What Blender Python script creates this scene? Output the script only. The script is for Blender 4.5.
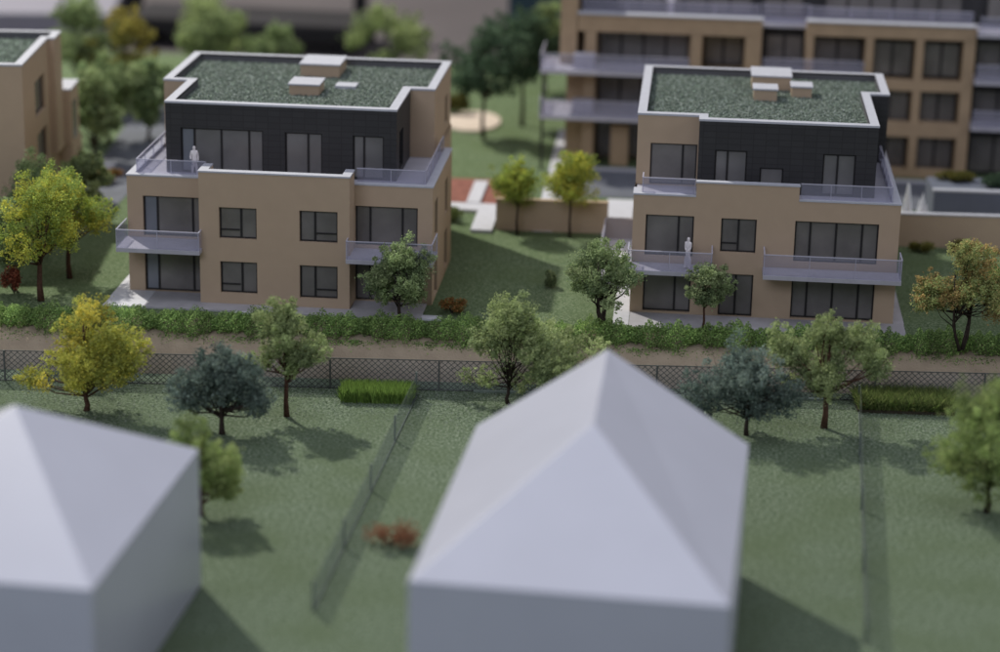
import bpy, math, random
import numpy as np
from mathutils import Vector, Matrix
R = math.radians
S = bpy.context.scene
for o in list(bpy.data.objects): bpy.data.objects.remove(o)
COL = S.collection

# ------------------------------------------------------------------ camera
FPX = 2222.25                       # focal length in pixels of a 1000 px wide frame
pitch, yaw, roll = R(17.015), R(-4.978), R(1.171)
fw = Vector((math.sin(yaw)*math.cos(pitch), math.cos(yaw)*math.cos(pitch), -math.sin(pitch)))
rt = Vector((math.cos(yaw), -math.sin(yaw), 0)); up = rt.cross(fw)
rv = math.cos(roll)*rt + math.sin(roll)*up
uv = -math.sin(roll)*rt + math.cos(roll)*up
cd = bpy.data.cameras.new('camera'); cam = bpy.data.objects.new('camera', cd); COL.objects.link(cam)
cam.matrix_world = Matrix(((rv.x, uv.x, -fw.x, 28.081), (rv.y, uv.y, -fw.y, -104.226),
                           (rv.z, uv.z, -fw.z, 33.888), (0, 0, 0, 1)))
cd.sensor_width = 36; cd.lens = 36*FPX/1000; cd.shift_y = -0.045
cd.clip_start = 1; cd.clip_end = 1000
cd.dof.use_dof = True; cd.dof.focus_distance = 106.5; cd.dof.aperture_fstop = 0.056
S.camera = cam

# ------------------------------------------------------------------ light
w = bpy.data.worlds.new('World'); S.world = w; w.use_nodes = True
nt = w.node_tree; bg = nt.nodes['Background']
bg.inputs['Color'].default_value = (0.74, 0.74, 0.82, 1); bg.inputs['Strength'].default_value = 0.30

def area(name, loc, target, size, power, color):
    l = bpy.data.lights.new(name, 'AREA'); l.shape = 'DISK' if isinstance(size, (int, float)) else 'RECTANGLE'
    if isinstance(size, (int, float)): l.size = size
    else: l.size, l.size_y = size
    l.energy = power; l.color = color
    o = bpy.data.objects.new(name, l); COL.objects.link(o); o.location = loc
    o.rotation_euler = (Vector(target)-Vector(loc)).to_track_quat('-Z', 'Y').to_euler()
    return o
KD = Vector((0.68, -0.70, -1.0)).normalized()
KC = Vector((18, 5, 0))
area('key_lamp', KC-KD*190, KC, 4.5, 440000, (1.0, 0.95, 0.84))
area('ceiling_softbox', (20, -10, 130), (20, 5, 0), (120, 90), 46000, (0.86, 0.88, 1.0))
area('side_fill', (150, -30, 70), (20, 0, 0), (70, 50), 34000, (0.92, 0.92, 1.0))  # added fill from the right, lifts the walls facing that way
area('window_softbox', (-25, -150, 95), (15, 0, 0), (90, 50), 80000, (0.80, 0.84, 1.0))

S.view_settings.view_transform = 'Standard'; S.view_settings.look = 'None'
S.view_settings.exposure = -0.08; S.view_settings.gamma = 1
S.render.engine = 'CYCLES'; S.render.resolution_x = 1024; S.render.resolution_y = 668
S.cycles.max_bounces = 6; S.cycles.transparent_max_bounces = 16

# ------------------------------------------------------------------ helpers
def link(o): COL.objects.link(o); return o
def tag(o, label=None, cat=None, group=None, kind=None):
    if label: o['label'] = label
    if cat: o['category'] = cat
    if group: o['group'] = group
    if kind: o['kind'] = kind
    return o
def empty(name, loc=(0, 0, 0), rz=0, label=None, cat=None, group=None):
    o = link(bpy.data.objects.new(name, None)); o.location = loc; o.rotation_euler = (0, 0, rz); o.empty_display_size = .3
    return tag(o, label, cat, group)
def copy_tree(o, parent=None):
    c = o.copy(); COL.objects.link(c)
    if parent: c.parent = parent
    for ch in [x for x in bpy.data.objects if x.parent == o]: copy_tree(ch, c)
    return c

class MB:
    def __init__(s): s.v = []; s.f = []; s.m = []
    def poly(s, pts, m=0):
        n = len(s.v); s.v += [tuple(p) for p in pts]; s.f.append(tuple(range(n, n+len(pts)))); s.m.append(m)
    def box(s, x0, x1, y0, y1, z0, z1, m=0):
        n = len(s.v)
        s.v += [(x0,y0,z0),(x1,y0,z0),(x1,y1,z0),(x0,y1,z0),(x0,y0,z1),(x1,y0,z1),(x1,y1,z1),(x0,y1,z1)]
        for f in ((3,2,1,0),(4,5,6,7),(0,1,5,4),(1,2,6,5),(2,3,7,6),(3,0,4,7)):
            s.f.append(tuple(n+i for i in f)); s.m.append(m)
    def bar(s, a, b, w, h=None, m=0):
        a = Vector(a); b = Vector(b); h = h or w; d = (b-a).normalized()
        u = d.cross(Vector((0,0,1)));  u = u.normalized() if u.length > 1e-4 else Vector((1,0,0))
        v = u.cross(d).normalized(); n = len(s.v)
        for p in (a, b):
            for su, sv in ((-1,-1),(1,-1),(1,1),(-1,1)): s.v.append(tuple(p+u*su*w/2+v*sv*h/2))
        for f in ((0,1,2,3),(7,6,5,4),(0,4,5,1),(1,5,6,2),(2,6,7,3),(3,7,4,0)):
            s.f.append(tuple(n+i for i in f)); s.m.append(m)
    def tube(s, pts, rad, n=6, m=0):
        pts = [Vector(p) for p in pts]; base = len(s.v)
        for i, p in enumerate(pts):
            d = (pts[min(i+1, len(pts)-1)]-pts[max(i-1, 0)]).normalized()
            u = d.cross(Vector((0.3, 0.9, 0.1))).normalized(); v = d.cross(u)
            for k in range(n):
                a = 2*math.pi*k/n; s.v.append(tuple(p+(u*math.cos(a)+v*math.sin(a))*rad[i]))
        for i in range(len(pts)-1):
            for k in range(n):
                a = base+i*n+k; b = base+i*n+(k+1) % n
                s.f.append((a, b, b+n, a+n)); s.m.append(m)
        s.f.append(tuple(base+k for k in range(n))[::-1]); s.m.append(m)
        s.f.append(tuple(base+(len(pts)-1)*n+k for k in range(n))); s.m.append(m)
    def prism(s, pts, z0, z1, m=0):
        s.poly([(x, y, z0) for x, y in reversed(pts)], m); s.poly([(x, y, z1) for x, y in pts], m)
        for i in range(len(pts)):
            (x, y), (X, Y) = pts[i], pts[(i+1) % len(pts)]
            s.poly([(x,y,z0),(X,Y,z0),(X,Y,z1),(x,y,z1)], m)
    def build(s, name, mat, parent=None, bevel=0, smooth=False):
        me = bpy.data.meshes.new(name); me.from_pydata(s.v, [], s.f)
        for x in (mat if isinstance(mat, (list, tuple)) else [mat]): me.materials.append(x)
        me.polygons.foreach_set('material_index', s.m)
        if smooth: me.polygons.foreach_set('use_smooth', [True]*len(s.f))
        me.update(); o = link(bpy.data.objects.new(name, me))
        if parent: o.parent = parent
        if bevel:
            b = o.modifiers.new('bevel', 'BEVEL'); b.width = bevel; b.segments = 2; b.limit_method = 'ANGLE'
        return o

def np_mesh(name, V, F, mat, parent=None, tint=None):
    """V (n,3), F (m,k) all faces the same size"""
    me = bpy.data.meshes.new(name); k = F.shape[1]
    me.vertices.add(len(V)); me.vertices.foreach_set('co', V.astype(np.float32).ravel())
    me.loops.add(F.size); me.loops.foreach_set('vertex_index', F.astype(np.int32).ravel())
    me.polygons.add(len(F)); me.polygons.foreach_set('loop_start', np.arange(0, F.size, k, dtype=np.int32))
    me.polygons.foreach_set('loop_total', np.full(len(F), k, dtype=np.int32))
    me.materials.append(mat)
    if tint is not None:
        a = me.attributes.new('tint', 'FLOAT_COLOR', 'POINT')
        c = np.ones((len(V), 4), np.float32); c[:, :3] = tint; a.data.foreach_set('color', c.ravel())
    me.update(calc_edges=True); me.validate()
    o = link(bpy.data.objects.new(name, me))
    if parent: o.parent = parent
    return o

# ------------------------------------------------------------------ materials
def mat(name, col, rough=.6, spec=.4, noise=0, scale=8, col2=None, bump=0, bscale=None, detail=4, metallic=0):
    m = bpy.data.materials.new(name); m.use_nodes = True; t = m.node_tree; n = t.nodes; L = t.links
    b = n['Principled BSDF']; b.inputs['Roughness'].default_value = rough
    b.inputs['Specular IOR Level'].default_value = spec; b.inputs['Metallic'].default_value = metallic
    b.inputs['Base Color'].default_value = (*col, 1)
    tc = n.new('ShaderNodeTexCoord')
    if noise or col2:
        nz = n.new('ShaderNodeTexNoise'); nz.inputs['Scale'].default_value = scale; nz.inputs['Detail'].default_value = detail
        L.new(tc.outputs['Object'], nz.inputs['Vector'])
        rp = n.new('ShaderNodeValToRGB'); rp.color_ramp.elements[0].position = .35; rp.color_ramp.elements[1].position = .65
        c2 = col2 or tuple(min(1, x*(1+noise)) for x in col); c1 = col if col2 else tuple(x*(1-noise) for x in col)
        rp.color_ramp.elements[0].color = (*c1, 1); rp.color_ramp.elements[1].color = (*c2, 1)
        L.new(nz.outputs['Fac'], rp.inputs['Fac']); L.new(rp.outputs['Color'], b.inputs['Base Color'])
    if bump:
        n2 = n.new('ShaderNodeTexNoise'); n2.inputs['Scale'].default_value = bscale or scale; n2.inputs['Detail'].default_value = 5
        L.new(tc.outputs['Object'], n2.inputs['Vector'])
        bp = n.new('ShaderNodeBump'); bp.inputs['Strength'].default_value = bump; bp.inputs['Distance'].default_value = .05
        L.new(n2.outputs['Fac'], bp.inputs['Height']); L.new(bp.outputs['Normal'], b.inputs['Normal'])
    return m

M = {}
M['tan'] = mat('tan_card', (.42, .32, .228),   .72, .25, noise=.018, scale=1.3, bump=.06, bscale=14)
M['tan_far'] = mat('tan_card_far', (.35, .26, .17), .72, .25, noise=.06, scale=1.0)
M['white'] = mat('white_coping', (.43, .445, .50), .5, .4, noise=.04, scale=2.5)
M['slab'] = mat('pale_slab', (.40, .395, .45), .45, .45, noise=.06, scale=1.6)
M['pave'] = mat('grey_paving', (.36, .355, .38), .6, .35, noise=.08, scale=1.2)
M['pavewhite'] = mat('white_paving', (.52, .53, .58), .5, .4, noise=.05, scale=3)
M['frame'] = mat('dark_frame', (.018, .017, .018), .5, .3)
M['pane'] = mat('dark_pane', (.14, .132, .128), .24, .7, noise=.2, scale=.5)
M['paneup'] = mat('grey_pane', (.15, .148, .15), .28, .6, noise=.15, scale=.5)
M['panelite'] = mat('pale_pane', (.15, .165, .195), .3, .6, noise=.1, scale=.6)
M['inner'] = mat('parapet_shade', (.10, .10, .11), .7, .3)  # dark tone stands for shade on the inner parapet faces
M['roof_bed'] = mat('roof_granule_bed', (.15, .20, .165), .95, .1, noise=.3, scale=9, bump=.6, bscale=12)
M['road'] = mat('dark_road', (.105, .115, .14), .8, .3, noise=.1, scale=.6)
M['steelbox'] = mat('slate_blue_card', (.11, .125, .165), .7, .3, noise=.06, scale=.8)
M['bank'] = mat('sandy_bank', (.30, .245, .18), .95, .1, col2=(.345, .285, .21), scale=1.2, detail=12, bump=.45, bscale=9)
M['bark'] = mat('bark_brown', (.075, .038, .026), .85, .2, noise=.35, scale=9, bump=.5)
M['barkd'] = mat('bark_dark', (.035, .026, .021), .85, .2, noise=.3, scale=9, bump=.5)
M['terracotta'] = mat('terracotta_paving', (.21, .085, .065), .8, .2, noise=.2, scale=2)
M['sand'] = mat('pale_sand', (.55, .47, .40), .9, .2, noise=.08, scale=2)
M['figure'] = mat('white_figure', (.72, .68, .70), .45, .4)
M['fence'] = mat('fence_dark', (.085, .092, .09), .6, .3)
M['rail_green'] = mat('fence_kerb', (.20, .25, .22), .6, .3, noise=.1, scale=3)
M['planter'] = mat('dark_planter', (.05, .045, .03), .9, .1, noise=.3, scale=3)
M['orange'] = mat('rusty_shrub_mass', (.3, .12, .05), .9, .1)
M['room'] = mat('grey_brown_table', (.085, .075, .080), .75, .3, noise=.12, scale=.05)
M['roomdark'] = mat('charcoal_fabric', (.022, .021, .024), .85, .2, noise=.25, scale=.15)
M['roompale'] = mat('lavender_grey_card', (.21, .205, .25), .6, .3, noise=.04, scale=.1)
M['teal'] = mat('dark_teal_panel', (.02, .045, .06), .6, .3, noise=.1, scale=.2)

def speckle(name, c1, c2, c3, s1=7.5, s2=.35, bump=.7):
    """flocked ground: fine speckles of pale fibre over green, with broad soft tone changes"""
    m = bpy.data.materials.new(name); m.use_nodes = True; t = m.node_tree; n = t.nodes; L = t.links
    b = n['Principled BSDF']; b.inputs['Roughness'].default_value = .95; b.inputs['Specular IOR Level'].default_value = .1
    tc = n.new('ShaderNodeTexCoord')
    a = n.new('ShaderNodeTexNoise'); a.inputs['Scale'].default_value = s1; a.inputs['Detail'].default_value = 6; a.inputs['Roughness'].default_value = .7
    g = n.new('ShaderNodeTexNoise'); g.inputs['Scale'].default_value = s2; g.inputs['Detail'].default_value = 6
    for q in (a, g): L.new(tc.outputs['Object'], q.inputs['Vector'])
    r1 = n.new('ShaderNodeValToRGB'); r1.color_ramp.elements[0].position = .44; r1.color_ramp.elements[1].position = .64
    r1.color_ramp.elements[0].color = (*c1, 1); r1.color_ramp.elements[1].color = (*c2, 1)
    L.new(a.outputs['Fac'], r1.inputs['Fac'])
    r2 = n.new('ShaderNodeMapRange'); r2.inputs['From Min'].default_value = .4; r2.inputs['From Max'].default_value = .68
    r2.inputs['To Max'].default_value = .65
    L.new(g.outputs['Fac'], r2.inputs['Value'])
    mx = n.new('ShaderNodeMix'); mx.data_type = 'RGBA'; L.new(r2.outputs['Result'], mx.inputs['Factor'])
    L.new(r1.outputs['Color'], mx.inputs['A']); mx.inputs['B'].default_value = (*c3, 1)
    L.new(mx.outputs['Result'], b.inputs['Base Color'])
    bp = n.new('ShaderNodeBump'); bp.inputs['Strength'].default_value = bump; bp.inputs['Distance'].default_value = .06
    L.new(a.outputs['Fac'], bp.inputs['Height']); L.new(bp.outputs['Normal'], b.inputs['Normal'])
    return m
M['lawn'] = speckle('lower_lawn_flock', (.058, .090, .048), (.25, .30, .225), (.095, .13, .072))
M['lawn2'] = speckle('upper_lawn_flock', (.062, .10, .045), (.22, .27, .17), (.095, .135, .062), 9)

def cladding():
    m = mat('charcoal_tile_cladding', (.022, .022, .025), .55, .35); t = m.node_tree; n = t.nodes; L = t.links
    b = n['Principled BSDF']; tc = n.new('ShaderNodeTexCoord'); sx = n.new('ShaderNodeSeparateXYZ')
    L.new(tc.outputs['Object'], sx.inputs[0])
    ad = n.new('ShaderNodeMath'); ad.operation = 'ADD'; L.new(sx.outputs['X'], ad.inputs[0]); L.new(sx.outputs['Y'], ad.inputs[1])
    cb = n.new('ShaderNodeCombineXYZ'); L.new(ad.outputs[0], cb.inputs['X']); L.new(sx.outputs['Z'], cb.inputs['Y'])
    br = n.new('ShaderNodeTexBrick'); br.offset = .0; br.inputs['Scale'].default_value = 1
    br.inputs['Brick Width'].default_value = .62; br.inputs['Row Height'].default_value = .31
    br.inputs['Mortar Size'].default_value = .022; br.inputs['Mortar Smooth'].default_value = .3
    br.inputs['Color1'].default_value = (.029, .029, .032, 1); br.inputs['Color2'].default_value = (.035, .035, .038, 1)
    br.inputs['Mortar'].default_value = (.021, .021, .023, 1)
    L.new(cb.outputs[0], br.inputs['Vector']); L.new(br.outputs['Color'], b.inputs['Base Color'])
    return m
M['clad'] = cladding()

def acrylic(name, col, alpha, rough=.08):
    m = bpy.data.materials.new(name); m.use_nodes = True; t = m.node_tree; n = t.nodes; L = t.links
    out = n['Material Output']; b = n['Principled BSDF']
    b.inputs['Base Color'].default_value = (*col, 1); b.inputs['Roughness'].default_value = rough
    b.inputs['Specular IOR Level'].default_value = .6
    tr = n.new('ShaderNodeBsdfTransparent'); mx = n.new('ShaderNodeMixShader'); mx.inputs[0].default_value = alpha
    tr.inputs['Color'].default_value = (.93, .93, .97, 1)
    L.new(tr.outputs[0], mx.inputs[1]); L.new(b.outputs[0], mx.inputs[2]); L.new(mx.outputs[0], out.inputs['Surface'])
    return m
M['glass'] = acrylic('lavender_acrylic', (.45, .455, .57), .21)
M['glassedge'] = acrylic('lit_acrylic_edge', (.60, .60, .70), .6)  # paler tone paints in the light caught along acrylic edges
M['sheet'] = acrylic('clear_fence_sheet', (.34, .39, .36), .15)
M['fence_pale'] = mat('fence_grey_green', (.13, .16, .14), .6, .3)
M['acrylicshrub'] = acrylic('frosted_shrub', (.80, .84, .90), .9, .3)

def house_white(name, col):
    m = mat(name, col, .32, .5, noise=.02, scale=.35); b = m.node_tree.nodes['Principled BSDF']
    b.inputs['Subsurface Weight'].default_value = 0.0
    b.inputs['Coat Weight'].default_value = .25; b.inputs['Coat Roughness'].default_value = .12
    return m
M['massing'] = house_white('satin_white_acrylic', (.455, .475, .56))

def foliage():
    m = bpy.data.materials.new('foliage_foam'); m.use_nodes = True; t = m.node_tree; n = t.nodes; L = t.links
    b = n['Principled BSDF']; b.inputs['Roughness'].default_value = .85; b.inputs['Specular IOR Level'].default_value = .15
    at = n.new('ShaderNodeAttribute'); at.attribute_name = 'tint'
    L.new(at.outputs['Color'], b.inputs['Base Color'])
    tl = n.new('ShaderNodeBsdfTranslucent'); L.new(at.outputs['Color'], tl.inputs['Color'])
    mx = n.new('ShaderNodeMixShader'); mx.inputs[0].default_value = .42
    L.new(b.outputs[0], mx.inputs[1]); L.new(tl.outputs[0], mx.inputs[2]); L.new(mx.outputs[0], n['Material Output'].inputs['Surface'])
    return m
M['leaf'] = foliage()
def granules():
    m = foliage(); m.name = 'roof_granules'; return m
M['gran'] = granules()

# ------------------------------------------------------------------ the setting
def SL(x, y10): return y10 + .062*(x-10)      # the fence, bank and hedge run at this slant
BX0, BX1 = -70, 110
def struct(o): o['kind'] = 'structure'; return o
m = MB(); m.poly([(BX0, -95, -2), (BX1, -95, -2), (BX1, SL(BX1, -4.3), -2), (BX0, SL(BX0, -4.3), -2)])
struct(m.build('lower_lawn', M['lawn']))
def grid_strip(name, matl, rows, nx, jit, seed):
    rnd = np.random.RandomState(seed); xs = np.linspace(BX0, BX1, nx); V = []
    for j, (y10, z) in enumerate(rows):
        for x in xs:
            k = jit if 0 < j < len(rows)-1 else 0
            V.append((x, SL(x, y10)+rnd.uniform(-k, k), z+rnd.uniform(-k, k)*.6))
    F = [(j*nx+i, j*nx+i+1, (j+1)*nx+i+1, (j+1)*nx+i) for j in range(len(rows)-1) for i in range(nx-1)]
    return np_mesh(name, np.array(V), np.array(F), matl)
b = grid_strip('earth_bank', M['bank'], [(-4.75, -2.05), (-4.6, -1.85), (-4.2, -1.42), (-3.7, -.98), (-3.1, -.62), (-2.5, -.35), (-1.8, -.05)], 500, .03, 3)
b.data.polygons.foreach_set('use_smooth', [True]*len(b.data.polygons)); struct(b)
m = MB(); m.poly([(BX0, SL(BX0, -1.85), -.03), (BX1, SL(BX1, -1.85), -.03), (BX1, 62, -.03), (BX0, 62, -.03)])
struct(m.build('upper_lawn', M['lawn2']))
m = MB(); m.poly([(-200, 61.9, -.4), (260, 61.9, -.4), (260, 330, -.4), (-200, 330, -.4)]); m.poly([(-200, 61.9, -.4), (-200, 61.9, -6), (260, 61.9, -6), (260, 61.9, -.4)])
struct(m.build('exhibition_floor', M['room']))
# earth flecks on the bank
rnd = np.random.RandomState(5)
def flecks(n, ylo, yhi, zf, col, parent=None):
    V = []; F = []; T = []
    for i in range(n):
        x = rnd.uniform(-8, 50); t = rnd.uniform(0, 1); c = np.array([x, SL(x, ylo+(yhi-ylo)*t), zf(t)])
        s = rnd.uniform(.02, .06)
        p = c + rnd.uniform(-s, s, (4, 3)); n0 = len(V); V += list(p)
        F += [(n0, n0+1, n0+2), (n0, n0+2, n0+3), (n0, n0+3, n0+1), (n0+1, n0+3, n0+2)]
        T += [np.array(col)*rnd.uniform(.4, 1.3)]*4
    return np.array(V), np.array(F), np.array(T)
V, F, T = flecks(700, -4.9, -2.6, lambda t: -1.85+1.45*t, (.07, .055, .035))
tag(np_mesh('earth_crumbs', V, F, M['leaf'], tint=T), 'dark crumbs of earth scattered over the sandy bank', 'earth crumbs', kind='stuff')

# roads and paths behind
def sheet(name, pts, z, matl, label=None):
    m = MB(); m.poly([(x, y, z) for x, y in pts]); return struct(m.build(name, matl))
sheet('road', [(20.7, 24.1), (60, 24.1), (60, 30.6), (20.7, 30.6)], .0, M['road'])
m = MB(); m.box(20.7, 60, 30.6, 31.0, -.03, .12); struct(m.build('kerb', M['white']))
sheet('side_road', [(-7.2, 15), (-4.9, 15), (-4.9, 34), (-7.6, 44), (-14, 50), (-16, 48), (-9.6, 38), (-8.6, 28)], .0, M['road'])
m = MB(); m.box(-8.0, -7.4, 19, 27, -.03, .13); struct(m.build('side_road_kerb', M['pavewhite']))
m = MB(); m.poly([(19.4, 15.9, 0.004), (20.5, 15.9, .004), (20.5, 41.4, .004), (19.2, 41.4, .004)]); struct(m.build('white_path', M['pavewhite']))
m = MB(); m.box(15.95, 17.15, 15.2, 20.9, -.02, .16); m.box(13.6, 15.95, 19.4, 20.9, -.02, .16); m.box(15.1, 15.9, 20.95, 26, -.02, .2); struct(m.build('white_steps', M['pavewhite']))
m = MB(); m.box(12.6, 17.2, 21.0, 27.0, -.03, .05); struct(m.build('terracotta_paving', M['terracotta']))
m = MB(); m.prism([(13.2+1.9*math.cos(a), 42.5+3.0*math.sin(a)) for a in [i*math.pi/14 for i in range(28)]], -.02, .12); struct(m.build('sand_area', M['sand']))

# ------------------------------------------------------------------ houses
def offs(poly, d):
    n = len(poly); out = []
    for i in range(n):
        p, q, r = Vector(poly[i-1]), Vector(poly[i]), Vector(poly[(i+1) % n])
        a = (q-p).normalized(); b = (r-q).normalized()
        na = Vector((-a.y, a.x)); nb = Vector((-b.y, b.x))           # inward for counter-clockwise polygons
        out.append(tuple(q+na*d+(nb*d if abs(a.dot(b)) < .5 else Vector((0, 0)))))
    return out

class Wall:
    """a wall run: direction and outward normal from two plan points; openings are cut out with reveals"""
    def __init__(s, a, b): 
        s.a = Vector((*a, 0)); d = Vector((*b, 0))-s.a; s.L = d.length; s.d = d.normalized(); s.n = Vector((s.d.y, -s.d.x, 0))
    def P(s, u, z, dep=0): return s.a+s.d*u-s.n*dep+Vector((0, 0, z))
    def make(s, mb, z0, z1, ops=(), dep=.22, m=0, mr=None):
        us = sorted({0, s.L, *[x for o in ops for x in o[:2]]}); zs = sorted({z0, z1, *[x for o in ops for x in o[2:4]]})
        for i in range(len(us)-1):
            for j in range(len(zs)-1):
                uc, zc = (us[i]+us[i+1])/2, (zs[j]+zs[j+1])/2
                if any(o[0] < uc < o[1] and o[2] < zc < o[3] for o in ops): continue
                mb.poly([s.P(us[i], zs[j]), s.P(us[i+1], zs[j]), s.P(us[i+1], zs[j+1]), s.P(us[i], zs[j+1])], m)
        for u0, u1, w0, w1 in [o[:4] for o in ops]:
            q = m if mr is None else mr
            mb.poly([s.P(u0,w0), s.P(u0,w0,dep), s.P(u0,w1,dep), s.P(u0,w1)], q); mb.poly([s.P(u1,w0,dep), s.P(u1,w0), s.P(u1,w1), s.P(u1,w1,dep)], q)
            mb.poly([s.P(u0,w0), s.P(u1,w0), s.P(u1,w0,dep), s.P(u0,w0,dep)], q); mb.poly([s.P(u0,w1,dep), s.P(u1,w1,dep), s.P(u1,w1), s.P(u0,w1)], q)
    def window(s, root, op, dep=.22, pane='pane', name='window'):
        """op = (u0,u1,z0,z1, mullions [u..], transom None or (z, ua, ub), pane material per bay)"""
        u0, u1, w0, w1 = op[:4]; mul = op[4] if len(op) > 4 else []; tr = op[5] if len(op) > 5 else None
        pl = op[6] if len(op) > 6 else None
        fr = MB(); t = .075; d = dep-.05
        def bar(a0, a1, b0, b1, pr=0):
            c = [s.P(a0,b0,d-pr), s.P(a1,b0,d-pr), s.P(a1,b1,d-pr), s.P(a0,b1,d-pr)]; e = [s.P(a0,b0,d+.05), s.P(a1,b0,d+.05), s.P(a1,b1,d+.05), s.P(a0,b1,d+.05)]
            fr.poly(c); 
            for k in range(4): fr.poly([c[k], e[k], e[(k+1) % 4], c[(k+1) % 4]])
        g = .004
        bar(u0+g, u0+t, w0+g, w1-g); bar(u1-t, u1-g, w0+g, w1-g); bar(u0+t, u1-t, w0+g, w0+t); bar(u0+t, u1-t, w1-t, w1-g)
        for x in mul: bar(x-t*.65, x+t*.65, w0+t, w1-t, .01)
        if tr: bar(tr[1], tr[2], tr[0]-t/2, tr[0]+t/2)
        f = fr.build(name, M['frame'], root)
        pn = MB(); ed = [u0]+list(mul)+[u1]; mats = [M[pane], M['panelite'], M['paneup']]
        for k in range(len(ed)-1):
            pn.poly([s.P(ed[k],w0,dep), s.P(ed[k+1],w0,dep), s.P(ed[k+1],w1,dep), s.P(ed[k],w1,dep)], (pl[k] if pl else 0))
        pn.build('pane', mats, f)
        return f

def parapet_cap(root, poly, z, wd=.42, th=.10, over=.03):
    out = offs(poly, -over); inn = offs(poly, wd); m = MB(); n = len(poly)
    for i in range(n):
        j = (i+1) % n; a, b, c, d = out[i], out[j], inn[j], inn[i]
        m.poly([(*a, z), (*b, z), (*c, z), (*d, z)]); m.poly([(*a, z-th), (*b, z-th), (*b, z), (*a, z)])
        m.poly([(*d, z), (*c, z), (*c, z-th), (*d, z-th)]); m.poly([(*a, z-th), (*d, z-th), (*c, z-th), (*b, z-th)])
    return m.build('coping', M['white'], root)

def inside(poly, x, y):
    c = False
    for i in range(len(poly)):
        (x1, y1), (x2, y2) = poly[i-1], poly[i]
        if (y1 > y) != (y2 > y) and x < (x2-x1)*(y-y1)/(y2-y1)+x1: c = not c
    return c

def green_roof(root, poly, z, n, seed):
    inn = offs(poly, .42); m = MB()
    m.poly([(x, y, z) for x, y in inn])
    N = len(inn)
    base = m.build('roof_bed', M['roof_bed'], root)
    mm = MB(); ztop = z+.42
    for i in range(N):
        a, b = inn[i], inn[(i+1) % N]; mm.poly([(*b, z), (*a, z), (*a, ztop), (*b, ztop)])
    mm.build('parapet_inner_shade', M['inner'], root)  # inner parapet faces with their shade put into the colour
    rs = np.random.RandomState(seed); xs = [p[0] for p in inn]; ys = [p[1] for p in inn]
    P = np.column_stack([rs.uniform(min(xs), max(xs), n*2), rs.uniform(min(ys), max(ys), n*2)])
    P = np.array([p for p in P if inside(inn, *p)][:n]); k = len(P)
    s = rs.uniform(.04, .085, (k, 1, 1)); tet = np.array([[0,0,1.1],[.9,0,-.3],[-.45,.78,-.3],[-.45,-.78,-.3]])
    q = rs.normal(size=(k, 4)); q /= np.linalg.norm(q, axis=1)[:, None]; w_, x_, y_, z_ = q.T
    Rm = np.stack([1-2*(y_**2+z_**2), 2*(x_*y_-z_*w_), 2*(x_*z_+y_*w_), 2*(x_*y_+z_*w_), 1-2*(x_**2+z_**2), 2*(y_*z_-x_*w_), 2*(x_*z_-y_*w_), 2*(y_*z_+x_*w_), 1-2*(x_**2+y_**2)], 1).reshape(k, 3, 3)
    V = np.einsum('kij,nj->kni', Rm, tet)*s + np.column_stack([P, np.full(k, z+.03)])[:, None, :]
    F = (np.array([[0,1,2],[0,2,3],[0,3,1],[1,3,2]])[None]+4*np.arange(k)[:, None, None]).reshape(-1, 3)
    pal = np.array([(.24,.295,.25), (.17,.212,.18), (.33,.385,.35), (.46,.52,.50), (.11,.15,.13)])
    T = pal[rs.choice(5, k, p=[.34,.22,.24,.08,.12])]*rs.uniform(.8, 1.2, (k, 1)); T = np.repeat(T, 4, 0)
    return tag(np_mesh('roof_planting', V.reshape(-1, 3), F, M['gran'], root, T), kind='stuff')

def glass_run(root, pts, z0, z1, name='glass_rail', joints=1.9):
    m = MB(); t = .05
    e = MB()
    for i in range(len(pts)-1):
        a, b = Vector((*pts[i], 0)), Vector((*pts[i+1], 0)); d = (b-a); L = d.length; d.normalize(); k = max(1, round(L/joints))
        for j in range(k):
            p = a+d*(L*j/k+.012); q = a+d*(L*(j+1)/k-.012)
            m.bar(p+Vector((0,0,(z0+z1)/2)), q+Vector((0,0,(z0+z1)/2)), t, z1-z0)
            e.bar(q+Vector((0,0,z0)), q+Vector((0,0,z1)), .035)
        e.bar(a+Vector((0,0,z1)), b+Vector((0,0,z1)), t+.015, .04)
    g = m.build(name, M['glass'], root); e.build('lit_rail_edge', M['glassedge'], g)  # thin pale strips imitate lit edges of the panels
    return g

def balcony(root, x0, x1, y0, y1, zt, rail_h, sides='lfr', th=.22, joints=2.2):
    m = MB(); m.box(x0, x1, y0, y1, zt-th, zt); b = m.build('balcony', M['slab'], root, bevel=.01)
    pts = []; e = .03
    if 'l' in sides: pts.append((x0+e, y1-.03))
    pts += [(x0+e, y0+e), (x1-e, y0+e)]
    if 'r' in sides: pts.append((x1-e, y1-.03))
    glass_run(b, pts, zt-th*.0+.002, zt+rail_h, joints=joints)
    return b

def roof_box(root, x0, x1, y0, y1, z0, z1):
    m = MB(); m.box(x0, x1, y0, y1, z0, z1-.08); o = m.build('roof_vent', M['tan'], root)
    m = MB(); m.box(x0-.06, x1+.06, y0-.06, y1+.06, z1-.08, z1); m.build('vent_cap', M['white'], o)

def walls(root, name, poly, z0, z1, ops, mats, matlist, dep=.22, pane='pane', zt=None):
    """ops: {edge: [openings]}, mats: {edge: index}, zt: {edge: top}"""
    m = MB(); n = len(poly); W = {}
    for i in range(n):
        wl = Wall(poly[i], poly[(i+1) % n]); W[i] = wl
        wl.make(m, z0, (zt or {}).get(i, z1), ops.get(i, []), dep, mats.get(i, 0))
    o = m.build(name, matlist, root)
    for i, l in ops.items():
        for op in l: W[i].window(root, op, dep, pane, 'glazed_door' if op[3]-op[2] > 1.95 else 'window')
    return o

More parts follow.
